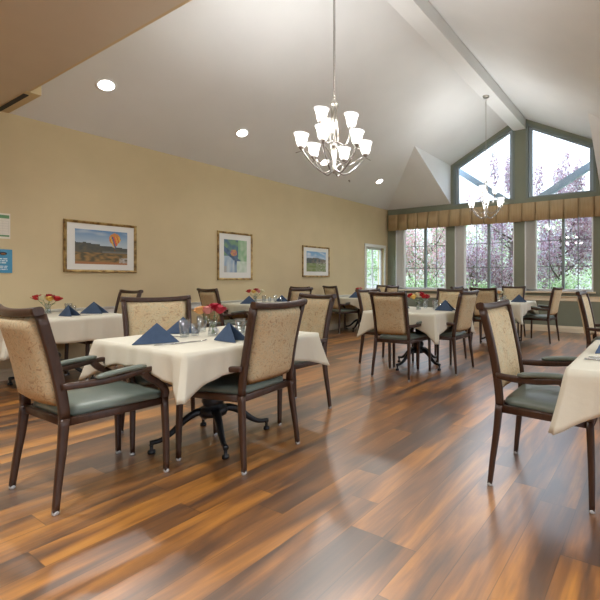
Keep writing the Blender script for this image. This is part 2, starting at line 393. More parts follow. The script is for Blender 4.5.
# small window in the left wall
root = bpy.data.objects.new('window_6', None); COL.objects.link(root); root['kind'] = 'structure'
y0, y1, z0, z1 = LW; xf = XL - .1
b = MB()
for a, c in (((xf-.03,y0,z0),(xf+.03,y0+.05,z1)), ((xf-.03,y1-.05,z0),(xf+.03,y1,z1)), ((xf-.03,y0,z0),(xf+.03,y1,z0+.05)), ((xf-.03,y0,z1-.05),(xf+.03,y1,z1))): b.span(a, c)
b.build('window_frame', M['frame_white'], root, bevel=.003)
b = MB()
for a, c in (((XL-.002,y0-.075,z0-.06),(XL+.02,y0+.005,z1+.075)), ((XL-.002,y1-.005,z0-.06),(XL+.02,y1+.07,z1+.075)), ((XL-.002,y0-.075,z1-.005),(XL+.022,y1+.07,z1+.075)), ((XL-.08,y0-.09,z0-.04),(XL+.04,y1+.08,z0))): b.span(a, c)
b.build('window_casing', M['trim_white'], root, bevel=.004)
b = MB(); b.span((xf-.02, (y0+y1)/2-.015, z0), (xf+.02, (y0+y1)/2+.015, z1)); b.span((xf-.006, y0, 1.4), (xf+.006, y1, 1.416))
b.build('muntin_grid', M['frame_white'], root)
MB().span((xf-.002, y0+.04, z0+.04), (xf+.002, y1-.04, z1-.04)).build('window_pane', M['pane'], root)
# gable windows
for i, (x0, x1) in enumerate(GX):
    root = bpy.data.objects.new(f'window_{i+7}', None); COL.objects.link(root); root['kind'] = 'structure'
    def inset(x0, x1, s, y, d, m, nm):
        A = [(x0, ZG), (x1, ZG), (x1, gtop(x1)), (x0, gtop(x0))]
        xi0, xi1 = x0+s, x1-s
        Bq = [(xi0, ZG+s*.6), (xi1, ZG+s*.6), (xi1, gtop(xi1)-s*1.15), (xi0, gtop(xi0)-s*1.15)]
        bb = MB()
        for k in range(4):
            j = (k+1) % 4
            bb.prism([(A[k][0], y, A[k][1]), (A[j][0], y, A[j][1]), (Bq[j][0], y, Bq[j][1]), (Bq[k][0], y, Bq[k][1])], (0, d, 0))
        bb.build(nm, m, root)
        return Bq
    inset(x0, x1, .05, YB-.015, .16, M['trim_green'], 'window_casing')
    q = inset(x0+.045, x1-.045, .085, YB+.05, .05, M['gable_frame'], 'window_frame')
    MB().prism([(x, YB+.07, z) for x, z in q], (0, .004, 0)).build('window_pane', M['pane'], root)

# pleated valance along the window wall
b = MB(); x = -6.17; zt, zb = 2.812, 2.402; xe = 2.85; k = 0
while x < xe - .05:
    w = .297
    y0 = YB-.115
    pts = [(x+.006, y0-.002), (x+w*.25, y0-.004), (x+w*.5, y0-.005), (x+w*.75, y0-.004), (x+w-.006, y0-.002), (x+w-.006, y0+.012), (x+.006, y0+.012)]
    zj = random.uniform(-.006, .006); tz = zb + zj; fl = .007
    top = [Vector((px, py, zt)) for px, py in pts]
    bot = [Vector((px + (fl if px < x+w/2 else -fl)*(abs(px-x-w/2)/(w/2)), py - (.012 if j < 5 else 0), tz)) for j, (px, py) in enumerate(pts)]
    b.rings([bot, top], True)
    x += w; k += 1
b.span((-6.165, YB-.085, zb+.02), (xe-.02, YB-.075, zt)); b.span((-6.17, YB-.115, zt-.012), (xe, YB-.002, zt)); b.span((-6.17, YB-.11, zb+.004), (-6.155, YB-.002, zt))
tag(b.build('valance', M['valance']), 'long tan box-pleated fabric valance across the top of the wide windows', 'valance')

# ------------------------------------------------------------------ outside
MB().span((-40, YB+.2, -.35), (30, 45, -.15)).build('ground', M['grass'], kind='structure')
MB().span((-40, -30, -.35), (XL-.2, YB+.2, -.16)).build('ground', M['grass'], kind='structure')
MB().span((XF+.2, -30, -.35), (30, YB+.2, -.17)).build('ground', M['concrete'], kind='structure')
MB().span((XL-.2, -30, -.35), (XF+.2, YN-.2, -.18)).build('ground', M['concrete'], kind='structure')
# braces of the roof truss outside the gable
b = MB()
yb_ = YB + .62
def brace(b, p, q, w):
    p, q = Vector(p), Vector(q); d = (q-p).normalized(); n = Vector((-d.z, 0, d.x))*w/2
    b.prism([p+n, q+n, q-n, p-n], (0, .12, 0))
br = empty('roof_truss', 'blue-grey diagonal timber braces outside the gable windows', 'truss', (0,0,0))
for p, q in (((-4.62, 4.04), (-2.95, 2.86)), ((-.85, 3.90), (-2.60, 2.92))):
    b = MB(); brace(b, (p[0], yb_, p[1]), (q[0], yb_, q[1]), .15); b.build('brace', M['brace'], br)
b = MB(); b.span((-4.9, yb_, 2.72), (-.5, yb_+.14, 2.90)); b.build('tie_beam', M['brace'], br)

def tree(label, cat_mat, x, y, h, r, n, leaf=.085, z0=.3, spires=0, seed=0, group='trees outside the windows', name='tree', cat='tree'):
    rnd = random.Random(seed)
    root = empty(name, label, cat, (x, y, -.16), group=group)
    b = MB(); b.tube([(0,0,0), (rnd.uniform(-.1,.1), 0, h*.35), (rnd.uniform(-.2,.2), rnd.uniform(-.1,.1), h*.8)], [.09, .065, .02], 8)
    tips = []
    for k in range(16):
        a = rnd.uniform(0, 2*math.pi); zs = rnd.uniform(z0*.6, h*.65); L = r*rnd.uniform(.6, .95)
        e = Vector((math.cos(a)*L, math.sin(a)*L, min(zs + L*rnd.uniform(.5,1.2), h*.95))); m_ = Vector((math.cos(a)*L*.45, math.sin(a)*L*.45, zs+L*.25))
        b.tube([(0,0,zs), m_, e], [.035, .022, .006], 5); tips += [m_.lerp(e, .5), e]
    b.build('trunk', M['bark'], root)
    b = MB(); bm = b.bm
    blobs = [(Vector((0,0,(z0+h)/2)), Vector((r*.75, r*.75, (h-z0)*.5)))]
    for tpt in tips: blobs.append((tpt, Vector((r*.34,)*3)))
    for s in range(spires):
        a = rnd.uniform(0, 6.28); q = r*rnd.uniform(0, .7); hh = rnd.uniform(.25, .95)
        blobs.append((Vector((math.cos(a)*q, math.sin(a)*q, h+hh*.3)), Vector((.16, .16, .35+hh*.5))))
    wts = [bl[1].x*bl[1].y*bl[1].z for bl in blobs]; wts = [w**.55 for w in wts]
    if spires: wts = [w*(3.2 if j >= len(blobs)-spires else 1) for j, w in enumerate(wts)]
    for k in range(n):
        c, s = rnd.choices(blobs, wts)[0]
        while True:
            v = Vector((rnd.uniform(-1,1), rnd.uniform(-1,1), rnd.uniform(-1,1)))
            if v.length < 1: break
        p = c + Vector((v.x*s.x, v.y*s.y, v.z*s.z))
        if p.z < z0: continue
        a = Vector((rnd.gauss(0,1), rnd.gauss(0,1), rnd.gauss(0,.7))).normalized(); u = a.orthogonal().normalized(); u.rotate(Matrix.Rotation(rnd.uniform(0,6.3), 3, a)); w = a.cross(u)
        l_ = leaf*rnd.uniform(.7, 1.3)
        vs = [bm.verts.new(p + q) for q in (-u*l_*.5, w*l_*.27 - a*l_*.05, u*l_*.5, -w*l_*.27 - a*l_*.05)]
        bm.faces.new(vs)
    b.build('foliage', M[cat_mat], root)
    return root
tree('purple-leaved plum tree outside, behind the middle wide window, its tip in the left gable pane', 'leaf_purple', -4.15, 13.4, 4.5, 1.35, 12000, spires=4, seed=1)
tree('broad purple-leaved plum tree outside, behind the window with the lamp reflections', 'leaf_purple', -2.55, 12.9, 4.0, 1.3, 13000, spires=7, seed=2)
tree('pinkish loose-leaved tree outside the wide window nearest the room corner', 'leaf_mixed', -7.2, 13.2, 3.9, 1.5, 10000, seed=3)
tree('pale green leafy tree outside, rising behind the right part of the window wall', 'leaf_green', -1.3, 15.6, 3.9, 1.6, 7000, seed=4)
tree('pale green tree outside, behind the gap between the first two wide windows', 'leaf_green', -6.6, 16.5, 4.0, 1.9, 7000, seed=5)
tree('purple-leaved tree outside, low and bushy under the middle of the window wall', 'leaf_purple', -5.2, 12.4, 2.9, 1.0, 4200, z0=.1, seed=6)
tree('green leafy shrub outside the small window of the tan wall', 'leaf_green', -9.6, 11.6, 3.4, 1.5, 5200, z0=.1, seed=7)
tree('low green shrub outside, below the window with the lamp reflections', 'leaf_green', -2.6, 11.4, 1.35, .75, 2600, z0=.05, seed=8, name='shrub', cat='shrub')
tree('low green shrub outside, below the middle wide window', 'leaf_green', -4.6, 11.3, 1.25, .7, 2400, z0=.05, seed=9, name='shrub', cat='shrub')
tree('low green shrub outside, below the window nearest the corner', 'leaf_green', -6.6, 11.5, 1.3, .75, 2400, z0=.05, seed=10, name='shrub', cat='shrub')
tree('tall green tree outside, farthest behind the purple trees', 'leaf_green', -3.6, 18.5, 4.3, 2.1, 6000, leaf=.11, seed=11)

# ------------------------------------------------------------------ dining chair
def make_chair(label):
    root = empty('dining_chair', label, 'chair')
    # seat cushion
    def rr(hw0, hw1, y0, y1, s, z, n=10, rc=.07):
        out = []
        cs = [(hw1, y1, 0), (-hw1, y1, 1), (-hw0, y0, 2), (hw0, y0, 3)]
        cy = (y0+y1)/2
        for cx_, cy_, q in cs:
            sx = 1 if cx_ > 0 else -1; sy = 1 if cy_ > cy else -1
            for k in range(n//2+1):
                a = math.pi/2*(q + k/(n//2))
                px = cx_ - sx*rc + rc*math.cos(a); py = cy_ - sy*rc + rc*math.sin(a)
                out.append(((px)*s, cy + (py-cy)*s, z))
        return out
    rings = [rr(.205,.247,-.200,.275,s,z) for s, z in ((.95,.432),(.995,.440),(1.0,.452),(.985,.464),(.94,.474),(.85,.480),(.6,.487),(.3,.490),(.05,.491))]
    MB().rings(rings).build('seat', M['vinyl'], root, smooth=True)
    b = MB()
    for s in (-1, 1): b.sweep([(s*.210, -.21, .420), (s*.240, .25, .420)], .026, .042, (1,0,0))
    b.sweep([(-.235,.255,.420), (.235,.255,.420)], .026, .042, (0,1,0)); b.sweep([(-.205,-.205,.420), (.205,-.205,.420)], .026, .042, (0,1,0))
    b.box((0, .03, .425), (.42, .42, .012))
    b.build('seat_frame', M['wood'], root)
    gl = None
    for s in (-1, 1):
        for pts, w, h in (([(s*.240,-.255,.014), (s*.233,-.241,.15), (s*.223,-.223,.30), (s*.216,-.211,.44)], [.026,.029,.032,.034], [.027,.031,.037,.042]),
                          ([(s*.250,.262,.014), (s*.249,.260,.2), (s*.246,.252,.44)], [.026,.030,.033], [.027,.032,.036])):
            lg = MB().sweep(smooth_path(pts, 4), sum([[w[i]+(w[i+1]-w[i])*k/4 for k in range(4)] for i in range(len(w)-1)], [])+[w[-1]],
                       sum([[h[i]+(h[i+1]-h[i])*k/4 for k in range(4)] for i in range(len(h)-1)], [])+[h[-1]], (1,0,0)).build('leg', M['wood'], root)
            MB().lathe([(.013,0),(.0155,.004),(.0155,.012),(.014,.02)], 12, (pts[0][0], pts[0][1], 0)).build('glide', M['glide'], lg, smooth=False)
    def stile(z):                                                # y of the leaning back, half width
        t_ = max(0, (z-.44)/(.96-.44)); return -.209 - .005*t_ - .092*t_**1.5, .214 + .006*t_**1.3 - .006*math.sin(math.pi*min(1,max(0,t_)))
    for s in (-1, 1):
        b = MB(); pts = []
        for k in range(11):
            z = .43 + (.955-.43)*k/10; y, hw = stile(z); pts.append((s*hw, y, z))
        b.sweep(pts, .028, .045, (1,0,0)).build('back_post', M['wood'], root)
    # top rail: bowed backward, its ends rolled over the posts
    pts = []; ws = []; hs = []
    for k in range(17):
        u = -1 + 2*k/16; pts.append((u*.236, -.308 - .030*(1-u*u) - .008*abs(u)**6, .955 + .014*u*u + .004)); ws.append(.034 + .010*abs(u)**3); hs.append(.040)
    MB().sweep(pts, ws, hs, (0,1,.25), .33).build('top_rail', M['wood'], root, smooth=False)
    # upholstered back panel
    nx, nz = 12, 12
    def surf(side):
        g = []
        for j in range(nz+1):
            z = .497 + (.950-.497)*j/nz; y, hw = stile(z); hw -= .013; row = []
            for i in range(nx+1):
                u = -1 + 2*i/nx; v = -1 + 2*j/nz
                th = (.026*(1-abs(u)**5)**.5 if side > 0 else .038*(1-abs(u)**10)**.5)*(1-abs(v)**10)**.5
                row.append((u*hw, y - .026*(1-u*u) + side*th, z))
            g.append(row)
        return g
    b = MB(); F, Bk = surf(1), surf(-1)
    vf = [[b.bm.verts.new(p) for p in r] for r in F]; vb = [[b.bm.verts.new(p) if 0 < i < nx and 0 < j < nz else vf[j][i] for i, p in enumerate(r)] for j, r in enumerate(Bk)]
    for g, fl in ((vf, 0), (vb, 1)):
        for j in range(nz):
            for i in range(nx):
                q = [g[j][i], g[j][i+1], g[j+1][i+1], g[j+1][i]]
                b.bm.faces.new(q if not fl else q[::-1])
    b.build('back_panel', M['fabric'], root, smooth=True)
    for s in (-1, 1):
        b = MB()
        pts = smooth_path([(s*.218,-.225,.598), (s*.243,-.12,.596), (s*.258,0,.602), (s*.262,.10,.614), (s*.262,.175,.618), (s*.262,.203,.604), (s*.262,.197,.586)], 5)
        n = len(pts); b.sweep(pts, .030, [.032 + .004*math.sin(k/n*6) for k in range(n)], (1,0,0), .3)
        pts = smooth_path([(s*.246,.252,.43), (s*.249,.255,.475), (s*.256,.215,.53), (s*.260,.155,.575), (s*.262,.125,.612)], 5)
        b.sweep(pts, .030, .038, (1,0,0), .3)
        b.build('armrest', M['wood'], root)
        pts = [(s*.259, -.095+.235*k/8, .622 + .018*k/8 + .004*math.sin(k/8*math.pi)) for k in range(9)]
        MB().sweep(pts, [.030]+[.044]*7+[.030], [.016]+[.026]*7+[.016], (1,0,0), .42).build('arm_pad', M['vinyl'], root, smooth=True)
    return root
GC = 'dining chairs with tan backs and green seats'
chairs = [
 (-2.722, 1.102, 1, 'green-padded armchair at the left front, seen from behind, cut by the frame'),
 (-2.338, 1.775, 98, 'armchair seen from behind at the right side of the front white table'),
 (-2.73, 2.53, 173.5, 'armchair at the far side of the front white table, cloth corner over its seat'),
 (-3.075, 1.705, -107, 'armchair facing us at the left of the front white table, behind the large blue napkin'),
 (-2.617, 4.165, 3, 'armchair squarely from behind at the near side of the middle table with roses'),
 (-2.28, 4.69, 88, 'armchair at the right side of the middle table, back turned towards the right'),
 (-2.56, 5.14, 180, 'armchair facing us behind the middle table, blue napkin in front of it'),
 (-3.14, 4.62, -95, 'armchair at the left side of the middle table, pale front of its back showing'),
 (-2.52, 6.88, 1, 'armchair from behind at the near side of the table by the window wall'),
 (-1.83, 7.63, 84, 'grey-seated armchair in side view at the right of the table by the window wall'),
 (-2.47, 7.82, 181, 'armchair facing us behind the table by the window wall, closest to the sill'),
 (-2.93, 7.12, -92, 'armchair at the left of the table by the window wall, only its top rail showing'),
 (-5.73, 2.42, 181, 'armchair by the tan wall below the balloon picture, at the end of the wall table'),
 (-5.73, 4.08, -2, 'armchair by the tan wall below the tall picture, near end of the second wall table'),
 (-5.20, 4.80, 90, 'armchair with its back to us at the open side of the second wall table'),
 (-5.72, 5.27, 180, 'armchair facing us at the far end of the second wall table'),
 (-5.87, 6.955, -14, 'armchair by the tan wall beyond the small landscape picture, near end of the corner table'),
 (-5.18, 7.40, 90, 'armchair with its back to us at the open side of the corner table'),
 (-5.70, 8.02, 180, 'armchair facing us at the far end of the corner table, under the small window'),
 (-.535, 2.405, -90, 'large armchair in side view at the left of the right front table'),
 (-.42, 4.95, -91, 'armchair in side view at the right edge of the picture, before the window wall'),
]
proto = None
for x, y, rz, lb in chairs:                                       # the left front chair is a slightly wider one
    if proto is None: proto = c = make_chair(lb)
    else: c = dup(proto)
    c.location = (x, y, 0); c.rotation_euler = (0, 0, R(rz)); c['label'] = lb; c['group'] = GC


proto.scale = (1.07, 1, 1); proto.location.x -= .016

# ------------------------------------------------------------------ tables and cloths
HT = .72; HS = .502
def make_table(label):
    root = empty('dining_table', label, 'table')
    b = MB(); b.prism([(sx*x, sy*y, HT-.03) for sx, sy, pr in ((1,1,0),(-1,1,1),(-1,-1,0),(1,-1,1)) for x, y in (((HS,HS-.04),(HS-.012,HS-.012),(HS-.04,HS)) if not pr else ((HS-.04,HS),(HS-.012,HS-.012),(HS,HS-.04)))], (0,0,.028))
    b.build('tabletop', M['wood'], root)
    MB().lathe([(.05,.17),(.085,.18),(.095,.205),(.09,.235),(.062,.25),(.066,.262),(.075,.285),(.066,.31),(.045,.33),(.035,.36),(.038,.5),(.036,.60),(.06,.63),(.16,.665),(.17,.69)], 20).build('pedestal', M['black_iron'], root, smooth=True)
    for k in range(4):
        rot = Matrix.Rotation(R(90*k), 3, 'Z')
        pts = [rot @ Vector(p) for p in smooth_path([(.04,0,.205),(.10,0,.215),(.17,0,.180),(.25,0,.110),(.31,0,.075),(.375,0,.068)], 4)]
        n = len(pts)
        lg = MB().sweep(pts, [.062-.030*min(1, i/(n*.7)) for i in range(n)], [.058-.028*min(1, i/(n*.8)) for i in range(n)], rot @ Vector((0,1,0)), .4).build('table_leg', M['black_iron'], root, smooth=True)
        p = rot @ Vector((.365,0,0))
        MB().lathe([(.020,0),(.023,.006),(.021,.022),(.010,.026),(.010,.05),(.016,.058)], 12, p).build('leg_glide', M['black_iron'], lg, smooth=False)
    return root
def cloth_mesh(seed, over=.155, tip=.20, flare=.05, wall=False):
    rnd = random.Random(seed); ph = [rnd.uniform(0,6.28) for _ in range(6)]
    b = MB(); hs = HS+.004; rc = .012; L = hs - rc
    per = []; nS = 48
    for q in range(4):                                           # walk the outline, denser towards the corners
        rot = Matrix.Rotation(R(90*q), 3, 'Z')
        for k in range(nS):
            u = math.sin(math.pi/2*(-1 + 2*(k+.5)/nS))
            per.append((rot @ Vector((hs, u*L, 0)), rot @ Vector((1,0,0)), rot @ Vector((0,1,0)), u, q))
        c = rot @ Vector((L, L, 0)); d = (rot @ Vector((1,1,0))).normalized()
        per.append((c + d*rc*1.15, d, Vector((0,0,0)), 9, q))
    N = len(per); rings = []
    for f in (.02, .3, .6, .85, .97, 1.0): rings.append([p*f + Vector((0,0, HT + .006 - (.002 if f == 1 else 0) + .0012*noise.noise(p*f*9))) for p, n, t, u, q in per])
    KS = 9
    for k in range(1, KS+1):
        f = k/KS; ring = []
        for i, (p, n, t, u, q) in enumerate(per):
            if u == 9: dist = 0; sgn = 0
            else: dist = (1-abs(u))*L; sgn = 1 if u > 0 else -1
            cw = math.exp(-(dist/.17)**1.25); cf = math.exp(-(dist/.06)**1.2)
            ang = math.atan2(p.y, p.x); md = 1 - cf
            Ln = over + tip*cw + .014*math.sin(2*ang+ph[0]) + .006*math.sin(9*ang+ph[3])
            wav = (.007*math.sin(dist*34+ph[1]+q) + .005*math.sin(dist*71+ph[2]+q*2))*min(1, dist/.12)
            if wall and q == 2: wav *= .1; cf *= .15
            out = .006 + f*(.010 + wav) - f*.016*math.exp(-((dist-.13)/.05)**2)
            diag = Vector((math.copysign(1,p.x), math.copysign(1,p.y), 0)).normalized()
            if wall and p.x < -hs*.9: diag = Vector((0, diag.y, 0)); out = min(out, .012)
            nn = n if u != 9 else Vector((0,0,0))
            pos = p + nn*out + diag*(f**1.2*flare*1.4*cf) + t*sgn*(f*.025*math.exp(-((dist-.09)/.07)**2))
            ring.append(Vector((pos.x, pos.y, HT + .003 - Ln*f)))
        rings.append(ring)
    b.rings(rings, False)
    b.bm.faces.new([v for v in list(b.bm.verts)[:N]])
    return b
tables = [
 (-2.675, 1.80, 67, 'square table on black iron four-legged foot, front of the room, between four armchairs', 'white tablecloth on the front table between four armchairs'),
 (-2.68, 4.68, -15, 'square table with black iron foot in the middle of the room under white cloth', 'white tablecloth on the middle table with the red and yellow roses'),
 (-2.45, 7.25, 40, 'square table near the window wall under white cloth', 'white tablecloth on the table by the window wall'),
 (-5.715, 1.94, 50, 'square table against the tan wall below the balloon picture', 'white tablecloth on the wall table below the balloon picture'),
 (-5.715, 4.80, 45, 'square table against the tan wall between the tall and small pictures', 'white tablecloth on the second table along the tan wall'),
 (-5.715, 7.42, 10, 'square table against the tan wall nearest the room corner', 'white tablecloth on the table nearest the room corner'),
 (.155, 2.43, 45, 'square table at the right edge of the picture, nearest the camera', 'white tablecloth with hanging corner at the right edge, before the large side-view armchair'),
 (.33, 4.97, 45, 'square table beyond the right edge of the picture', 'white tablecloth on the table beyond the right edge'),
]
pt = None
for i, (x, y, rz, lb, cl) in enumerate(tables):
    if pt is None: pt = tb = make_table(lb)
    else: tb = dup(pt)
    tb.location = (x, y, 0); tb['label'] = lb; tb['group'] = 'square pedestal dining tables'
    for ch in tb.children:                                       # turn the iron foot, keep the top square
        if not ch.name.startswith('tabletop'): ch.rotation_euler = (0, 0, R(rz))
    co = cloth_mesh(i+3, over=.26 if i == 3 else .12 if i == 0 else .14, tip=.125 if i == 0 else .15 if i == 6 else .185 if i != 3 else .08, wall=i in (3,4,5)).build('tablecloth', M['linen'], smooth=True, loc=(x, y, 0))
    s = co.modifiers.new('thick', 'SOLIDIFY'); s.thickness = .0025; s.offset = 1
    tag(co, cl, 'tablecloth', 'white tablecloths')

# ------------------------------------------------------------------ table settings
ZC = HT + .0095
def make_napkin():
    b = MB(); h = .118
    L, P = Vector((-.125, 0, .002)), Vector((0, 0, h))
    for s in (-1, 1):
        Rr = Vector((.105, s*.055, .002)); n = 6; rows = []
        for i in range(n+1):
            a = L.lerp(P, i/n); c = Rr.lerp(P, i/n) ; row = []
            for j in range(n+1):
                q = a.lerp(c, j/n); bul = .010*math.sin(math.pi*j/n)*(1-i/n); row.append(q + Vector((0, s*bul, 0)))
            rows.append(row)
        vs = [[b.bm.verts.new(p) for p in r] for r in rows]
        for i in range(n):
            for j in range(n): b.bm.faces.new((vs[i][j], vs[i][j+1], vs[i+1][j+1], vs[i+1][j]))
    bmesh.ops.remove_doubles(b.bm, verts=b.bm.verts, dist=.0005)
    o = b.build('napkin', M['napkin'], smooth=False)
    m = o.modifiers.new('t', 'SOLIDIFY'); m.thickness = .005; m.offset = 0
    return o
nap = None
def napkin(x, y, rz, label, sc=1):
    global nap
    if nap is None: nap = o = make_napkin()
    else: o = nap.copy(); COL.objects.link(o)
    o.location = (x, y, ZC); o.rotation_euler = (0,0,R(rz)); o.scale = (sc,)*3
    tag(o, label, 'napkin', 'folded blue napkins')
def make_glass(r0, r1, h):
    b = MB(); b.lathe([(r0*.5,.001),(r0,.001),(r0,.004),(r1,h),(r1-.0022,h),(r0-.0025,.012),(r0*.4,.011)], 20)
    return b
gl = {}
def glass(x, y, label, big=True):
    if big not in gl: gl[big] = o = (make_glass(.027,.036,.118) if big else make_glass(.024,.029,.085)).build('tumbler', M['tumbler'], smooth=True)
    else: o = gl[big].copy(); COL.objects.link(o)
    o.location = (x, y, ZC); tag(o, label, 'glass', 'clear tumblers')
def make_knife():
    b = MB(); b.sweep([(-.11,0,.004),(-.02,0,.005),(0,0,.004)], [.014,.012,.009], [.006,.006,.004], (0,1,0)); b.sweep([(0,0,.004),(.05,0,.003),(.10,0,.003),(.118,.002,.003)], [.012,.018,.017,.006], .0025, (0,1,0)); return b.build('table_knife', M['steel'])
def make_fork():
    b = MB(); b.sweep([(-.10,0,.003),(-.05,0,.004),(.03,0,.007),(.05,0,.005)], [.014,.010,.006,.014], .003, (0,1,0)); b.sweep([(.05,0,.005),(.065,0,.004)], [.016,.024], .0025, (0,1,0))
    for k in range(4): b.sweep([(.063,(k-1.5)*.0065,.004),(.085,(k-1.5)*.0065,.004),(.105,(k-1.5)*.006,.008)], .0032, .002, (0,1,0))
    return b.build('fork', M['steel'])
ct = {}
def cutlery(kind, x, y, rz, label):
    if kind not in ct: ct[kind] = o = (make_knife() if kind == 'knife' else make_fork())
    else: o = ct[kind].copy(); COL.objects.link(o)
    o.location = (x, y, ZC); o.rotation_euler = (0,0,R(rz)); tag(o, label, kind, 'table cutlery')

vs0 = None
def vase(x, y, label):
    global vs0
    if vs0 is None:
        b = MB(); b.lathe([(.018,.001),(.030,.001),(.033,.01),(.028,.04),(.024,.075),(.031,.112),(.029,.112),(.0215,.075),(.025,.04),(.029,.012),(.01,.008)], 18)
        vs0 = o = b.build('flower_vase', M['tumbler'], smooth=True)
    else: o = vs0.copy(); COL.objects.link(o)
    o.location = (x, y, ZC); tag(o, label, 'vase', 'small glass flower vases')
ROSE = {'crimson': (.42,.008,.03), 'red': (.50,.01,.015), 'pink': (.75,.28,.27), 'peach': (.80,.42,.16), 'yellow': (.85,.55,.14), 'cream': (.80,.74,.52)}
for k, c in ROSE.items(): M['rose_'+k] = noisy('rose_'+k, [(.3, tuple(v*.8 for v in c)), (.7, c)], 40, .6)
bloom_me = {}
def rose(x, y, dx, dy, h, colour, label):
    r = empty('rose', label, 'flower', (x, y, ZC), group='cut roses')
    MB().tube(smooth_path([(-dx*.25,-dy*.25,.012), (dx*.25,dy*.25,.08), (dx,dy,h)], 4), .0022, 6).build('stem', M['stem'], r)
    lf = MB(); p = Vector((dx*.6, dy*.6, h*.72))
    for a in (random.uniform(0,6), random.uniform(0,6)):
        d = Vector((math.cos(a), math.sin(a), .3)); n = Vector((-d.y, d.x, 0)); lf.poly([p, p+d*.018+n*.011, p+d*.042, p+d*.018-n*.011])
    lf.build('leaf', M['stem'], r)
    b = MB()
    b.lathe([(.004,0),(.014,.004),(.021,.014),(.023,.026),(.019,.036),(.012,.041),(.004,.040)], 14)
    rnd = random.Random(hash(colour) % 7 + 1)
    for ring_, (rr, hh, n) in enumerate(((.020,.040,5),(.026,.034,5))):
        for k in range(n):                                       # outer petals cupping the bud
            a0 = 2*math.pi*(k + ring_*.5)/n; wd = .62; rows = []
            for j in range(5):
                f = j/4; rows.append([Vector((math.cos(a0+wd*(i/4-.5)*2*math.sin(.4+f*2.2))*(.006+rr*f**.6*(1+.25*ring_*f)), math.sin(a0+wd*(i/4-.5)*2*math.sin(.4+f*2.2))*(.006+rr*f**.6*(1+.25*ring_*f)), hh*f - .004*abs(i/4-.5)*f*2)) for i in range(5)])
            g = [[b.bm.verts.new(q) for q in r_] for r_ in rows]
            for j in range(4):
                for i in range(4): b.bm.faces.new((g[j][i], g[j][i+1], g[j+1][i+1], g[j+1][i]))
    o = b.build('bloom', M['rose_'+colour], r, smooth=True, loc=(dx, dy, h-.005)); o.rotation_euler = (-dy*3, dx*3, 0); o.scale = (1.35,)*3
def bouquet(x, y, where, spec):
    vase(x, y, 'small clear glass vase of roses ' + where)
    for (dx, dy, h, c, word) in spec: rose(x, y, dx, dy, h, c, f'{word} rose in the vase {where}')
# image-right is roughly (+.86,-.50), image-left (-.86,.50), away (-.50,.86) seen from the camera side
def off(r, a): return (.864*r - .504*a, .504*r + .864*a)
def spec(lst): return [(*off(r, a), h, c, w) for r, a, h, c, w in lst]

# front table
napkin(-2.66, 1.415, 75, 'large blue folded napkin on the front table, nearest the left front armchair', 1.04)
napkin(-2.98, 1.77, 55, 'blue folded napkin on the front table, half hidden behind the tumblers')
napkin(-2.35, 1.69, 10, 'blue folded napkin on the front table, right of the roses')
napkin(-2.62, 2.13, -20, 'blue folded napkin at the far side of the front table')
for x, y, bg, w in ((-2.775, 1.655, 1, 'tall clear tumbler on the front table beside the large napkin'), (-2.79, 1.74, 0, 'small clear tumbler on the front table, between two tall ones'),
                (-2.93, 1.88, 1, 'tall clear tumbler on the front table, left of the roses'), (-2.52, 1.90, 1, 'tall clear tumbler on the front table right behind the roses'),
                (-2.44, 1.98, 1, 'tall clear tumbler on the front table, farthest right'), (-2.47, 1.86, 0, 'small clear tumbler behind the right napkin of the front table'),
                (-2.58, 1.99, 0, 'small clear tumbler behind the roses of the front table')): glass(x, y, w, bool(bg))
cutlery('knife', -2.53, 1.45, 75, 'steel knife on the front table beside the large blue napkin')
cutlery('fork', -2.50, 1.52, 80, 'steel fork on the front table beside the large blue napkin')
cutlery('knife', -2.86, 1.62, 20, 'steel knife lying at the left side of the front table')
bouquet(-2.68, 1.80, 'on the front table', spec([(-.075,-.01,.155,'peach','peach'), (-.032,.0,.155,'pink','pink'), (.004,.02,.175,'crimson','upper crimson'), (.045,.0,.158,'crimson','lower crimson'), (-.012,-.03,.135,'cream','small cream')][:4]))
b = MB(); b.lathe([(.018,0),(.024,.004),(.026,.026),(.022,.040),(.02,.040),(.02,.02),(.004,.018)], 14)
tag(b.build('candle_cup', M['frame_white'], smooth=True, loc=(-2.745, 1.86, ZC)), 'small white cup on the front table, left of the rose vase', 'cup')
# middle table
napkin(-2.30, 4.70, 5, 'blue folded napkin at the right side of the middle table', 1.15)
napkin(-2.98, 4.75, 80, 'blue folded napkin at the left side of the middle table')
for k, (x, y, bg) in enumerate(((-2.77,4.50,1),(-2.82,4.58,0),(-2.50,4.80,1),(-2.44,4.88,0),(-2.55,4.92,1),(-2.72,4.95,1),(-2.38,4.86,1))):
    glass(x, y, ['tall tumbler at the near left of the middle table roses', 'small tumbler left of the middle table roses', 'tall tumbler right of the middle table roses', 'small tumbler between two tall ones on the middle table', 'tall tumbler at the far side of the middle table', 'tall tumbler behind the middle table roses', 'tall tumbler next to the blue napkin on the middle table'][k], bool(bg))
bouquet(-2.665, 4.66, 'on the middle table', spec([(-.10,0,.16,'red','left red'), (-.06,-.03,.145,'yellow','yellow'), (-.01,.02,.175,'cream','cream'), (.03,.02,.18,'crimson','small crimson'), (.06,-.01,.155,'red','right red'), (.10,.01,.15,'crimson','far right crimson')]))
# window table
napkin(-2.07, 7.12, 5, 'blue folded napkin on the right of the table by the window wall', 1.15)
glass(-2.30, 7.02, 'tall tumbler beside the napkin on the table by the window wall'); glass(-2.38, 7.1, 'small tumbler on the table by the window wall', False)
bouquet(-2.50, 7.22, 'on the table by the window wall', spec([(-.07,0,.14,'cream','left cream'), (-.02,0,.15,'yellow','yellow'), (.03,0,.14,'peach','peach'), (.07,0,.14,'cream','right cream')]))
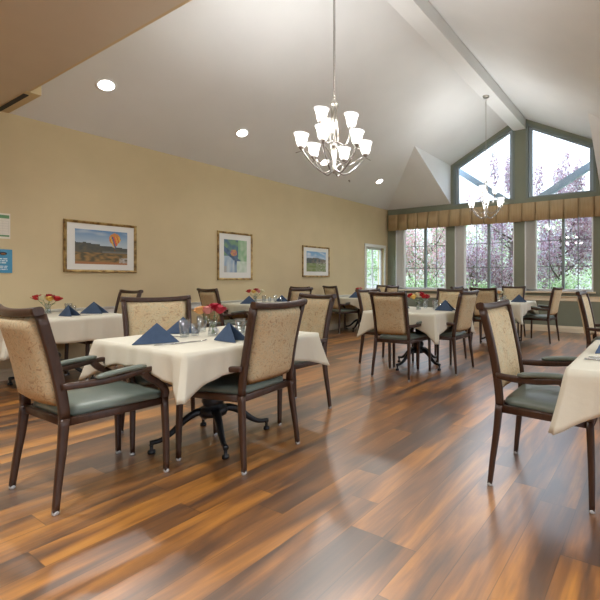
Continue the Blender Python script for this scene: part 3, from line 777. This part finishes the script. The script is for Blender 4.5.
# wall tables
napkin(-5.44, 1.98, 20, 'blue folded napkin on the wall table, nearest the balloon picture roses'); napkin(-5.60, 2.28, 40, 'blue folded napkin on the wall table, right of the other', 1.15); napkin(-6.0, 1.58, 75, 'blue folded napkin on the wall table, left behind the large armchair')
cutlery('knife', -5.36, 2.14, 90, 'steel knife on the wall table beside the napkins')
glass(-5.82, 2.12, 'tall tumbler on the wall table right of the roses'); glass(-5.92, 2.2, 'small tumbler on the wall table by the wall', False)
bouquet(-5.99, 1.99, 'on the wall table below the balloon picture', spec([(-.12,0,.165,'red','left red'), (-.055,.0,.16,'cream','cream'), (0,.02,.175,'crimson','upper crimson'), (.03,-.01,.15,'yellow','yellow'), (.10,0,.15,'red','right red')]))
napkin(-5.68, 4.45, 50, 'blue folded napkin at the left of the second wall table', 1.1); napkin(-5.72, 5.16, 40, 'blue folded napkin at the right of the second wall table')
for k in range(4): glass(-5.85+.05*k, 4.88+.08*k, ['nearest','second','third','farthest'][k] + ' of the four clear tumblers beside the roses on the second wall table', k % 2 == 0)
bouquet(-5.95, 4.78, 'on the second wall table', spec([(-.10,0,.17,'red','red'), (-.02,0,.16,'yellow','yellow'), (.01,.02,.19,'crimson','crimson'), (.06,0,.17,'pink','pink'), (.11,0,.17,'cream','cream')]))
napkin(-5.58, 7.05, 40, 'blue folded napkin on the corner table', 1.15)
bouquet(-5.75, 7.42, 'on the corner table', spec([(-.05,0,.16,'red','red'), (.02,0,.17,'pink','pink')]))
# right front table
napkin(-.225, 2.50, 65, 'blue folded napkin on the table at the right edge', 1.15)
cutlery('fork', -.20, 2.25, 0, 'steel fork on the table at the right edge'); cutlery('knife', -.20, 2.18, 0, 'steel knife on the table at the right edge')

# ------------------------------------------------------------------ chandeliers
def make_chandelier(ztop, label):
    root = empty('chandelier', label, 'chandelier')
    # local z: 0 at arm bottom .. ~.72 top
    b = MB(); b.lathe([(.008,-.005),(.022,.01),(.030,.03),(.024,.05),(.016,.07),(.022,.20),(.024,.215),(.018,.23),(.012,.24)], 14)
    b.lathe([(.010,.24),(.03,.26),(.034,.275),(.012,.29)], 14)
    b.build('column', M['nickel'], root, smooth=True)
    b = MB()                                                     # slender rods that swell around the upper stem
    for k in range(6):
        a = math.pi*k/3; pts = smooth_path([(math.cos(a)*r, math.sin(a)*r, z) for r, z in ((.010,.28),(.045,.34),(.030,.46),(.028,.60),(.036,.645),(.012,.66))], 4)
        b.tube(pts, .005, 6)
    b.tube([(0,0,.27),(0,0,.69)], .007, 8); b.lathe([(.012,.655),(.036,.648),(.03,.67),(.010,.685)], 14)
    pts = [(math.cos(a)*.018, 0, .705+math.sin(a)*.02) for a in [2*math.pi*k/14 for k in range(15)]]; b.tube(pts, .003, 6)
    b.build('stem_cage', M['nickel'], root, smooth=True)
    def lamp(a, Rr, zb, z0):
        rot = Matrix.Rotation(a, 3, 'Z')
        arm = MB().tube([rot @ Vector(p) for p in smooth_path(([(.02,0,z0),(.09,0,z0-.035),(.18,0,z0+.015),(.26,0,z0+.10),(Rr,0,zb-.015),(Rr+.022,0,zb-.005)] if Rr > .25 else [(.02,0,z0),(.06,0,z0-.02),(.11,0,z0-.03),(Rr,0,zb-.03),(Rr+.012,0,zb-.01)]), 5)], .0075, 7).build('arm', M['nickel_dark'], root, smooth=True)
        if Rr > .25:
            MB().tube([rot @ Vector(p) for p in smooth_path([(.03,0,z0+.09),(.12,.03,z0+.055),(.22,.02,z0+.115),(Rr-.02,0,zb-.03),(Rr+.05,-.01,zb-.055)], 5)], .0042, 6).build('scroll', M['nickel_dark'], arm, smooth=True)
        c = rot @ Vector((Rr, 0, zb))
        MB().lathe([(.006,-.03),(.014,-.02),(.026,-.006),(.030,.006),(.020,.012)], 14, c).build('lamp_cup', M['nickel_dark'], arm, smooth=True)
        prof = [(.024,.006),(.036,.010),(.044,.030),(.048,.056),(.052,.082),(.060,.106),(.071,.122),(.069,.124),(.058,.106),(.050,.082),(.046,.056),(.042,.031),(.034,.014),(.022,.010)]
        MB().lathe(prof, 20, c, cap=False).build('lamp_shade', M['shade'], root, smooth=True)
        MB().lathe([(.004,.012),(.010,.02),(.018,.05),(.014,.072),(.003,.08)], 12, c).build('bulb', M['bulb'], arm, smooth=True)
    for k in range(6): lamp(R(22+60*k) + R(30.24), .305, .212, .03)
    for k in range(3): lamp(R(-3+120*k) + R(30.24), .165, .435, .30)
    return root
def chain(b, z0, z1):
    z = z0; k = 0
    while z < z1:
        pts = []
        for j in range(11):
            a = 2*math.pi*j/10; p = Vector((math.cos(a)*.011, 0, z + .019 + math.sin(a)*.019))
            if k % 2: p = Vector((0, p.x, p.z))
            pts.append(p)
        b.tube(pts, .0032, 5); z += .031; k += 1
cd = []
for y, zb, lb in ((3.05, 2.135, 'larger-looking nine-lamp chandelier hanging by a chain over the front of the room'), (7.27, 2.25, 'nine-lamp nickel chandelier hanging by a thin rod before the gable window, the farther one')):
    c = make_chandelier(0, lb) if not cd else dup(cd[0])
    cd.append(c); c['label'] = lb; c['category'] = 'chandelier'; c['group'] = 'chandeliers'; c.location = (RX+(.02 if y < 5 else -.04), y, zb)
ztop = 4.485
b = MB(); chain(b, .715, ztop-2.135-.03); b.build('chain', M['nickel_dark'], cd[0], smooth=True)
b = MB(); b.tube([(0,0,.70),(0,0,ztop-2.25)], .006, 8); b.build('rod', M['nickel'], cd[1], smooth=True)
for c, zb in ((cd[0], 2.135), (cd[1], 2.25)):
    MB().lathe([(.012,-.035),(.05,-.028),(.062,-.012),(.065,0)], 20, (0,0,ztop-zb)).build('canopy', M['nickel'], c, smooth=True)
def light(name, kind, loc, energy, color=(.985,.985,.98), size=.03, rot=None, spot=None):
    d = bpy.data.lights.new(name, kind); d.energy = energy; d.color = color
    if kind in ('POINT', 'SPOT'): d.shadow_soft_size = size
    if kind == 'SPOT' and spot: d.spot_size = R(spot); d.spot_blend = 1
    o = bpy.data.objects.new(name, d); COL.objects.link(o); o.location = loc
    if rot: o.rotation_euler = rot
    return o
LAMP = 13
for c, zb, y in ((cd[0], 2.135, 3.05), (cd[1], 2.25, 7.27)):
    for k in range(6):
        a = R(22+60*k) + R(30.24); light('lamp_light', 'POINT', (RX+(.02 if y < 5 else -.04)+math.cos(a)*.305, y+math.sin(a)*.305, zb+.212+.062), LAMP*(1 if y < 5 else .6), size=.03)
    for k in range(3):
        a = R(-3+120*k) + R(30.24); light('lamp_light', 'POINT', (RX+(.02 if y < 5 else -.04)+math.cos(a)*.165, y+math.sin(a)*.165, zb+.435+.062), LAMP*(1 if y < 5 else .6), size=.03)

# recessed ceiling lights in the left slope; unseen fill lamps added in the low near ceiling and along the right
rl = None; slope = math.atan(K)
spots = [(-5.5, 2.36, 'nearest'), (-5.5, 4.18, 'second'), (-5.5, 6.01, 'third, behind the chandelier,'), (-5.5, 7.82, 'farthest')]
def downlight(loc, rot, label, energy):
    global rl
    if rl is None:
        rl = r = empty('recessed_light', label, 'ceiling light')
        MB().lathe([(.078,-.002),(.105,-.001),(.107,-.006),(.100,-.010),(.080,-.008)], 28, cap=False).build('trim_ring', M['frame_white'], r, smooth=True)
        MB().lathe([(.001,-.0045),(.079,-.004),(.079,-.002),(.001,-.002)], 24).build('lens', M['bulb'], r)
    else: r = dup(rl)
    r.location = loc; r.rotation_euler = rot; tag(r, label, 'ceiling light', 'recessed ceiling lights')
    n = Vector((0,0,-.03)); n.rotate(r.rotation_euler)
    light('downlight', 'SPOT', Vector(loc)+n, energy, size=.10, rot=rot, spot=150)
for x, y, w in spots: downlight((x, y, zc(x)-.001), (0, -slope, 0), f'round recessed light in the left ceiling slope, {w} of the four', 30)
for x, y in ((1.9, 2.6), (1.9, 5.0), (1.9, 7.4), (-4.6, 0.2), (-2.2, 0.2), (.4, 0.2), (-4.6, -2.6), (-1.6, -2.6), (1.2, -2.6)):  # out of view, added to brighten the near and right part
    downlight((x, y, ZE-.001), (0,0,0), 'unseen round fill light added in the low flat ceiling beside and behind the camera', 95)
b = MB(); b.lathe([(.022,0),(.024,-.006),(.006,-.01),(.006,-.03),(.016,-.034),(.016,-.037),(.003,-.038)], 12)
o = b.build('sprinkler_head', M['nickel_dark'], smooth=True, loc=(-5.73, 7.02, zc(-5.73)-.002)); o.rotation_euler = (0,-slope,0); tag(o, 'small dark sprinkler head on the left ceiling slope beside the chandelier', 'sprinkler')

# ------------------------------------------------------------------ pictures and posters on the tan wall
def cell_mat():
    m = mat('printed_picture', (1,1,1), .5); t, n, l, b_ = nt(m); a = n.new('ShaderNodeVertexColor'); a.layer_name = 'Col'; l.new(a.outputs[0], b_.inputs['Base Color']); return m
M['print'] = cell_mat()
def fn(x, y, s=0): return noise.noise(Vector((x, y, s)))
def picture(y0, y1, z0, z1, fw, mw, mt_, nx, ny, paint, label):
    root = empty('framed_picture', label, 'picture', (XL, (y0+y1)/2, z0))
    Y0, Y1, Z1 = y0-(y0+y1)/2, y1-(y0+y1)/2, z1-z0
    b = MB(); prof = [(.002,0),(.020,0),(.028,.3),(.022,.62),(.015,1),(.002,1)]
    cor = lambda s: [(Y0+s*fw, s*fw), (Y1-s*fw, s*fw), (Y1-s*fw, Z1-s*fw), (Y0+s*fw, Z1-s*fw)]
    rings = []
    for x, s in prof: rings.append([(x, a, z) for a, z in cor(s)])
    b.rings(rings, False)
    o = b.build('frame', M['gold'], root)
    for p in o.data.polygons: p.use_smooth = False
    MB().span((.003, Y0+fw*.9, fw*.9), (.010, Y1-fw*.9, Z1-fw*.9)).build('mat_board', M['matboard'], root)
    a0, a1, c0, c1 = Y0+fw+mw, Y1-fw-mw, fw+mt_, Z1-fw-mt_
    me = bpy.data.meshes.new('print'); vv = []; ff = []; cc = []
    for j in range(ny+1):
        for i in range(nx+1): vv.append((.0115, a0+(a1-a0)*i/nx, c0+(c1-c0)*j/ny))
    for j in range(ny):
        for i in range(nx):
            q = j*(nx+1)+i; ff.append((q, q+1, q+nx+2, q+nx+1)); cc.append(paint((i+.5)/nx, (j+.5)/ny))
    me.from_pydata(vv, [], ff); ca = me.color_attributes.new('Col', 'FLOAT_COLOR', 'CORNER')
    for pi, p in enumerate(me.polygons):
        for li in p.loop_indices: ca.data[li].color = (*cc[pi], 1)
    me.materials.append(M['print']); o = bpy.data.objects.new('print', me); COL.objects.link(o); o.parent = root
def mixc(a, b_, t_): t_ = max(0, min(1, t_)); return tuple(a[i]*(1-t_)+b_[i]*t_ for i in range(3))
def paint_balloon(u, v):
    sky = mixc((.42,.50,.56), (.09,.22,.42), (v-.55)/.45); 
    cl = fn(u*3, v*7, 3); sky = mixc(sky, (.55,.58,.6), (cl-.1)*1.2)
    hill = .60 - .12*max(0, u-.15) + .05*fn(u*5, 0, 1) + (.03 if u < .45 else 0)
    c = sky
    if v < hill: c = mixc((.06,.065,.055), (.13,.105,.055), (hill-v)*2 + fn(u*14, v*14, 2)*.6)
    if .30 < v < .42 and u > .5: c = mixc(c, (.22,.22,.20), .6*(1-abs(v-.36)/.06))
    if v < .34: c = mixc((.09,.07,.03), (.30,.17,.05), .5+fn(u*11, v*16, 5)*1.4)
    if v < .06: c = (.36,.15,.05)
    if u > .84 and .05 < v < .2: c = mixc(c, (.5,.48,.45), .5+fn(u*20, v*30, 8))
    du, dv = (u-.745)/.115, (v-.745)/.20
    r = math.hypot(du, dv) if dv > -.1 else math.hypot(du/(1+max(-.85, (dv+.1)*.75)), dv/1.45)
    if r < 1:
        k = int((du+1)*3.5 + (dv*1.2)); c = [(.62,.16,.03), (.70,.42,.06), (.10,.12,.22), (.66,.10,.04), (.72,.34,.05)][k % 5]
        if dv > .45: c = (.62,.24,.05)
    if abs(u-.745) < .012 and .40 < v < .45: c = (.15,.08,.03)
    return c
def paint_tall(u, v):
    c = mixc((.34,.42,.50), (.10,.18,.30), .5+fn(u*4, v*5, 1)*1.3)
    if v > .45: c = mixc((.07,.13,.22), (.16,.28,.16), .5+fn(u*6, v*6, 4)*1.5)
    if u > .62 and v > .35: c = mixc((.22,.40,.22), (.40,.52,.36), .5+fn(u*7, v*7, 7))
    if v < .5 and u < .45: c = mixc((.30,.40,.52), (.52,.58,.60), .5+fn(u*8, v*4, 9))
    if abs(v-(.72-.62*u)) < .09: c = mixc((.05,.09,.17), (.10,.16,.25), .5+fn(u*9, v*9, 2))
    if v < .35 and u > .55: c = mixc((.48,.58,.46), (.60,.66,.58), .5+fn(u*9, v*9, 2))
    if math.hypot((u-.42)/.14, (v-.60)/.10) < 1: c = mixc((.55,.30,.08), (.42,.14,.16), .5+fn(u*20, v*20, 2)*2)
    if u < .12 and v < .2: c = mixc(c, (.5,.38,.2), .5)
    return c
def paint_small(u, v):
    c = mixc((.38,.50,.62), (.14,.34,.56), (v-.62)/.38); c = mixc(c, (.62,.66,.70), fn(u*4, v*9, 3)*1.5)
    hill = .64 + .05*math.sin(u*4) + .03*fn(u*6, 0)
    if v < hill: c = mixc((.07,.09,.09), (.20,.17,.12), u + fn(u*10, v*14, 1))
    if v < .42: c = mixc((.16,.22,.06), (.26,.30,.15), .4+fn(u*7, v*10, 1)+ (.3 if u < .3 else 0))
    if u > .45 and v < .5: c = mixc(c, (.45,.42,.38), fn(u*18, v*22, 5)*2)
    return c
picture(2.228, 3.051, 1.211, 1.862, .034, .082, .072, 66, 44, paint_balloon, 'gold-framed landscape print of a hot air balloon over hills, largest picture on the tan wall')
picture(4.282, 4.966, 1.112, 1.925, .034, .085, .095, 36, 46, paint_tall, 'gold-framed upright blue and green abstract print, middle picture on the tan wall')
picture(6.177, 6.983, 1.172, 1.820, .034, .08, .08, 44, 36, paint_small, 'gold-framed small landscape print with blue sky, farthest picture on the tan wall')
# schedule sheet with green bands
p = empty('wall_poster', 'white schedule sheet with green bands at the left edge, above the blue notice', 'poster', (XL, 1.747, 1.573))
MB().span((.002, -.45, 0), (.008, 0, .28)).build('sheet', M['paper'], p)
b = MB(); b.span((.008, -.44, .225), (.0095, -.008, .262)); b.span((.008, -.44, .022), (.0095, -.008, .040)); b.build('band', M['poster_green'], p)
b = MB()
for k in range(6): b.span((.008, -.43, .055+k*.028), (.009, -.015, .057+k*.028))
for k in range(10): b.span((.008, -.43+k*.046, .055), (.009, -.4285+k*.046, .20))
b.build('table_grid', M['grid_grey'], p)
p = empty('wall_poster', 'blue notice with white lines of text at the left edge of the tan wall', 'poster', (XL, 1.764, 1.193))
MB().span((.002, -.45, 0), (.008, 0, .262)).build('sheet', M['poster_blue'], p)
b = MB()
for z, h, x0 in ((.150,.012,-.15),(.128,.012,-.17),(.106,.012,-.16),(.070,.009,-.13),(.052,.009,-.13),(.034,.009,-.13)):
    x = x0-.2
    while x < -.045:
        w = random.uniform(.015,.04); b.span((.008, x, z), (.0092, min(x+w, -.04), z+h)); x += w+.007
b.build('text_lines', M['poster_text'], p)
b = MB(); b.lathe([(.001,0),(.032,0),(.032,.0016),(.001,.0016)], 16); o = b.build('emblem', M['poster_dark'], p); o.rotation_euler = (0, R(90), 0); o.location = (.008, -.075, .215); o.scale = (.55, 1, 1)
MB().span((.0096, -.095, .207), (.0104, -.056, .213)).build('emblem_band', M['poster_orange'], p)

# ------------------------------------------------------------------ sky, camera, view
w = bpy.data.worlds.new('World'); SC.world = w; w.use_nodes = True
n = w.node_tree.nodes; l = w.node_tree.links
bg = n['Background']; tc = n.new('ShaderNodeTexCoord'); sp = n.new('ShaderNodeSeparateXYZ'); l.new(tc.outputs['Generated'], sp.inputs[0])
rp = ramp(n, [(0,(.40,.43,.44)),(.495,(.46,.51,.55)),(.505,(.50,.555,.60)),(.57,(.70,.80,.93)),(.64,(1.5,1.72,2.05)),(.78,(2.1,2.4,2.85)),(1,(2.9,3.3,3.8))])   # overcast sky: brighter towards the zenith
ma = n.new('ShaderNodeMath'); ma.operation = 'MULTIPLY_ADD'; ma.inputs[1].default_value = .5; ma.inputs[2].default_value = .5
l.new(sp.outputs['Z'], ma.inputs[0]); l.new(ma.outputs[0], rp.inputs[0]); l.new(rp.outputs[0], bg.inputs[0]); bg.inputs[1].default_value = 1.0
cam = bpy.data.cameras.new('camera'); cam.sensor_width = 36; cam.lens = 416.8/600*36; cam.shift_x = -(415-300)/600; cam.shift_y = -(300-279.5)/600
cam.clip_start = .05
co = bpy.data.objects.new('camera', cam); COL.objects.link(co); co.location = (0,0,1.12); co.rotation_euler = (R(90), 0, R(30.2428)); SC.camera = co
SC.view_settings.view_transform = 'Standard'; SC.view_settings.look = 'None'; SC.view_settings.gamma = 1; SC.view_settings.exposure = 1.25
SC.cycles.use_denoising = True
SC.cycles.max_bounces = 8; SC.cycles.diffuse_bounces = 5; SC.cycles.glossy_bounces = 3; SC.cycles.transparent_max_bounces = 16
SC.cycles.sample_clamp_indirect = 6; SC.cycles.caustics_reflective = False; SC.cycles.caustics_refractive = False
